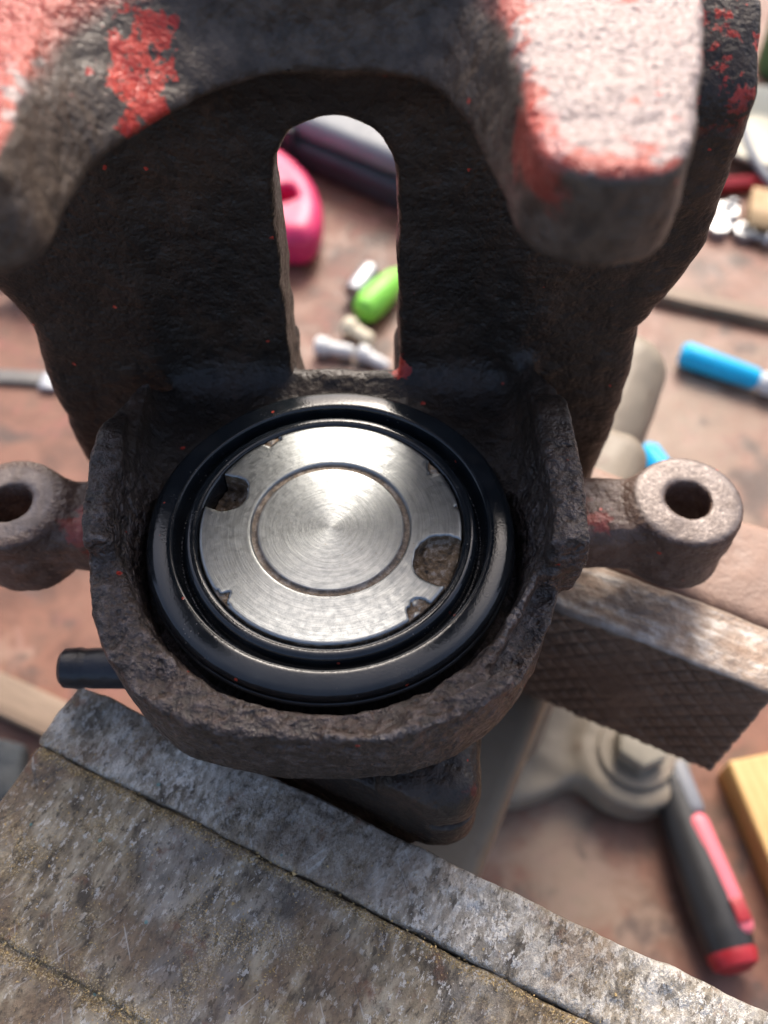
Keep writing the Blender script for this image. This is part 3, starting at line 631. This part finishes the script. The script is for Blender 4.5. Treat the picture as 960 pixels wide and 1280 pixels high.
# lime clip, socket, plugs
LIME = mat_plain('lime_plastic', (.22, .62, .06), .4, .1)
bmo = lathe('bottle_cap', [(0, 0), (5, 0), (8, 3), (9, 10), (8.5, 22), (6.5, 34), (3.5, 40), (0, 41)], LIME, None, B(-3, 294, 9.2), n=40)
bmo.rotation_euler = Vector((22, 33, 1)).to_track_quat('Z', 'Y').to_euler(); tag(bmo, 'lime green plastic cap lying behind the caliper window', 'cap')
CREAMP = mat_plain('cream_plastic', (.66, .58, .42), .5, .1)
so = lathe('steel_socket', [(3.4, 0), (6, 0), (6.4, 1), (6.4, 21), (5.8, 22), (3.4, 22)], STEEL, None, B(-8, 313, 6.6)); so.rotation_euler = Vector((.45, .9, .05)).to_track_quat('Z', 'Y').to_euler()
tag(so, 'short silver socket touching the lime green cap', 'socket')
def plug(loc, d, mat, label, L=18, r=4.8):
    o = lathe('wall_plug', [(0, 0), (r * .8, 0), (r, 1), (r, L * .3), (r * .7, L * .35), (r * .7, L * .9), (r * .4, L), (0, L)], mat, None, B(loc[0], loc[1], r)); o.rotation_euler = Vector(d).to_track_quat('Z', 'Y').to_euler()
    tag(o, label, 'plug', 'small plastic plugs behind the caliper window')
plug((-12, 290), (.75, -.65, 0), CREAMP, 'cream plastic plug, farthest of the three plugs', 20, 5.4)
plug((-28, 274), (1, -.25, 0), WHITEP, 'white plastic plug, leftmost of the three plugs', 22, 5.2)
plug((-4, 270), (.8, -.6, 0), WHITEP, 'white plastic plug lying nearest the piston', 20, 4.6)
# steel bar at left
br = tag(empty('steel_rule', B(-215, 255), math.radians(-4)), 'dark flat steel bar with a bright tip left of the caliper', 'steel bar')
rbox('blade', (90, 9, 3), .6, mat_plain('dark_steel', (.10, .095, .09), .45, .2), br, (0, 0, 0)); rbox('tip', (10, 12, 4), 1, STEEL, br, (46, -2, 0))
# things at the lower left
tag(rbox('wooden_strip', (150, 16, 10), 1, OLDW, None, B(-160, 72), -.42), 'tan wooden strip left of the near vise jaw', 'wood strip')
f = Field((-70, -60, -2), (70, 60, 22), 2.0); gx, gy = np.broadcast_arrays(f.x[:, :, 0], f.y[:, :, 0])
hh = 9 + 6 * fbm(np.stack([gx, gy, 0 * gx], -1), 30, 4, 12)[:, :, None]
f.add(np.maximum(f.poly([(-60, -40), (0, -52), (58, -30), (50, 30), (5, 44), (-55, 36)], -1, 40), (f.z - hh) * .7), 3); V, Fc = f.mesh()
rg = tag(empty('dark_filler', B(-185, 15)), 'dark lump added for the dark gap left of the vise jaw', 'filler')  # dark lump added to stand in for a dark gap
parts_from(V, Fc, np.zeros(len(Fc), int), {0: ('filler_lump', mat_plain('dark_matte', (.03, .035, .04), .9, .4, .1, 1.0, .5))}, rg, np.zeros(3))
# upper right clutter
ENAM = mat_plain('cream_enamel', (.66, .62, .48), .4, .12)
tag(lathe('enamel_dish', [(0, 2), (30, 2), (42, 12), (46, 14), (46.5, 12.6), (43, 10.5), (31, .2), (0, 0)], ENAM, None, B(268, 470)), 'cream enamel dish at the right edge', 'dish')
rp = tag(empty('red_pencil', B(220, 416), .14), 'thick red pencil lying beside the cream dish', 'pencil')
lathe('barrel', [(0, 0), (5.0, 0), (5.0, 70), (0, 70)], REDP, rp, (0, 0, 5), RX, n=6); lathe('point', [(5.0, 0), (0, 14)], CREAMP, rp, (70, 0, 5), RX, n=12)
def nut(loc, r, rz, label):
    V = []; n = 6; prof = [(r * .55, 0), (r * .92, 0), (r, 1), (r, r * .75), (r * .92, r * .75 + 1), (r * .55, r * .75 + 1)]
    o = lathe('hex_nut', prof + [(r * .55, 0)], STEEL, None, B(*loc), (0, 0, rz), n=6); tag(o, label, 'nut', 'steel nuts below the red pencil')
nut((222, 390), 8, .2, 'steel nut nearest the red pencil'); nut((229, 372), 7, .6, 'steel nut lying below the others near the cardboard box'); nut((214, 376), 7.5, .1, 'leftmost of the three loose steel nuts')
CARD = mat_plain('cardboard', (.46, .31, .16), .7, .15)
cb = tag(empty('cardboard_box', B(256, 384), -.3), 'small tan cardboard box beside the steel nuts', 'box')
rbox('tray', (44, 26, 14), .8, CARD, cb); rbox('lid_flap', (44, 10, 1), .3, CARD, cb, (0, -17, 12.5), 0, 2, .5)
tag(rbox('wooden_batten', (120, 10, 7), 1, OLDW, None, B(222, 298), -.33), 'thin brown wooden batten behind the blue pliers', 'batten')
GRN = mat_plain('green_cloth', (.10, .20, .07), .8, .3)
tag(lathe('green_bottle', [(0, 0), (22, 0), (24, 3), (24, 60), (18, 72), (9, 78), (9, 88), (0, 88)], GRN, None, B(305, 560)), 'green plastic bottle at the top right corner', 'bottle')

# brass filings on the near jaw: thousands of tiny flakes, nobody could count them
BRASS = mat_plain('brass', (.46, .33, .15), .45, .5, .8, .05, 1.0, .5, .45)
rg_ = np.random.default_rng(5); N_ = 42000
uu = rg_.uniform(-46, 100, N_); vv = rg_.uniform(-100, -33, N_)
near1 = np.exp(-np.abs(vv + 46.2) / 1.1); near2 = np.exp(-np.abs(vv + 78.7) / 1.3)
P_ = np.stack([uu, vv, 0 * uu], 1); pat = np.clip(fbm(P_, 16, 4, 31) * 1.6 - .45, 0, 1) * .5 * (vv < -46)
keep = rg_.random(N_) < np.clip(near1 * .9 * (vv < -44.9) + near2 + pat + .025, 0, 1)
uu, vv = uu[keep], vv[keep]; n_ = len(uu)
zz = -45.0 + .35 * fbm(np.stack([uu, vv, 0 * uu - 45.0], 1), 9, 4, 3) + .03; zz = np.where(vv < -79, zz - .5, zz); zz = np.where(vv > -45.1, -44.7 + .45 * fbm(np.stack([uu, vv, 0 * uu - 44.7], 1), 6, 4, 11) + .03, zz)
c_ = np.stack([uu, vv, zz], 1); a_ = rg_.normal(size=(n_, 4, 3)) * rg_.uniform(.06, .20, (n_, 1, 1)) * np.array([1, 1, .6])
V = (c_[:, None, :] + a_).reshape(-1, 3); b4 = np.arange(n_)[:, None] * 4
Fc = np.concatenate([b4 + np.array(t) for t in ((0, 1, 2), (0, 2, 3), (0, 3, 1), (1, 3, 2))])
o = link('brass_filings', pymesh('brass_filings', V - VORG, Fc), BRASS, None, (vx, vy, BZ), VA, smooth=False)
tag(o, 'fine brass filings scattered over the near vise jaw', 'filings', kind='stuff')

def screw(loc, ang, L, label):
    t = tag(empty('machine_screw', B(*loc), ang), label, 'screw', 'loose screws by the cardboard box')
    lathe('head', [(0, 0), (3.2, 0), (4.6, 1.2), (4.8, 3.2), (0, 3.4)], STEEL, t, (0, 0, 4.8), RX, n=24)
    th = []
    for k in range(int(L / 1.2)): th += [(2.5, 3.4 + k * 1.2), (1.9, 4.0 + k * 1.2)]
    lathe('thread', th + [(0, 3.4 + L)], STEEL, t, (0, 0, 4.8), RX, n=20)
screw((228, 398), -1.9, 20, 'steel screw lying between the red pencil and the nuts')
screw((243, 362), 2.7, 16, 'steel screw in front of the cardboard box')
cv = bpy.data.curves.new('cable', 'CURVE'); cv.dimensions = '3D'; cv.bevel_depth = .003; cv.bevel_resolution = 4
sp = cv.splines.new('BEZIER'); pts_ = [(262, 545, 3), (246, 480, 16), (252, 410, 12), (285, 372, 3), (330, 330, 3)]
sp.bezier_points.add(len(pts_) - 1)
for bp, q in zip(sp.bezier_points, pts_): bp.co = Vector(q) / 1000; bp.handle_left_type = bp.handle_right_type = 'AUTO'
co = bpy.data.objects.new('cable_tmp', cv); COL.objects.link(co)
me = bpy.data.meshes.new_from_object(co.evaluated_get(bpy.context.evaluated_depsgraph_get())); bpy.data.objects.remove(co); me.name = 'cable'; me.materials.clear()
tag(link('cable', me, GREYP, None), 'grey cable lying across the cream dish at right', 'cable')
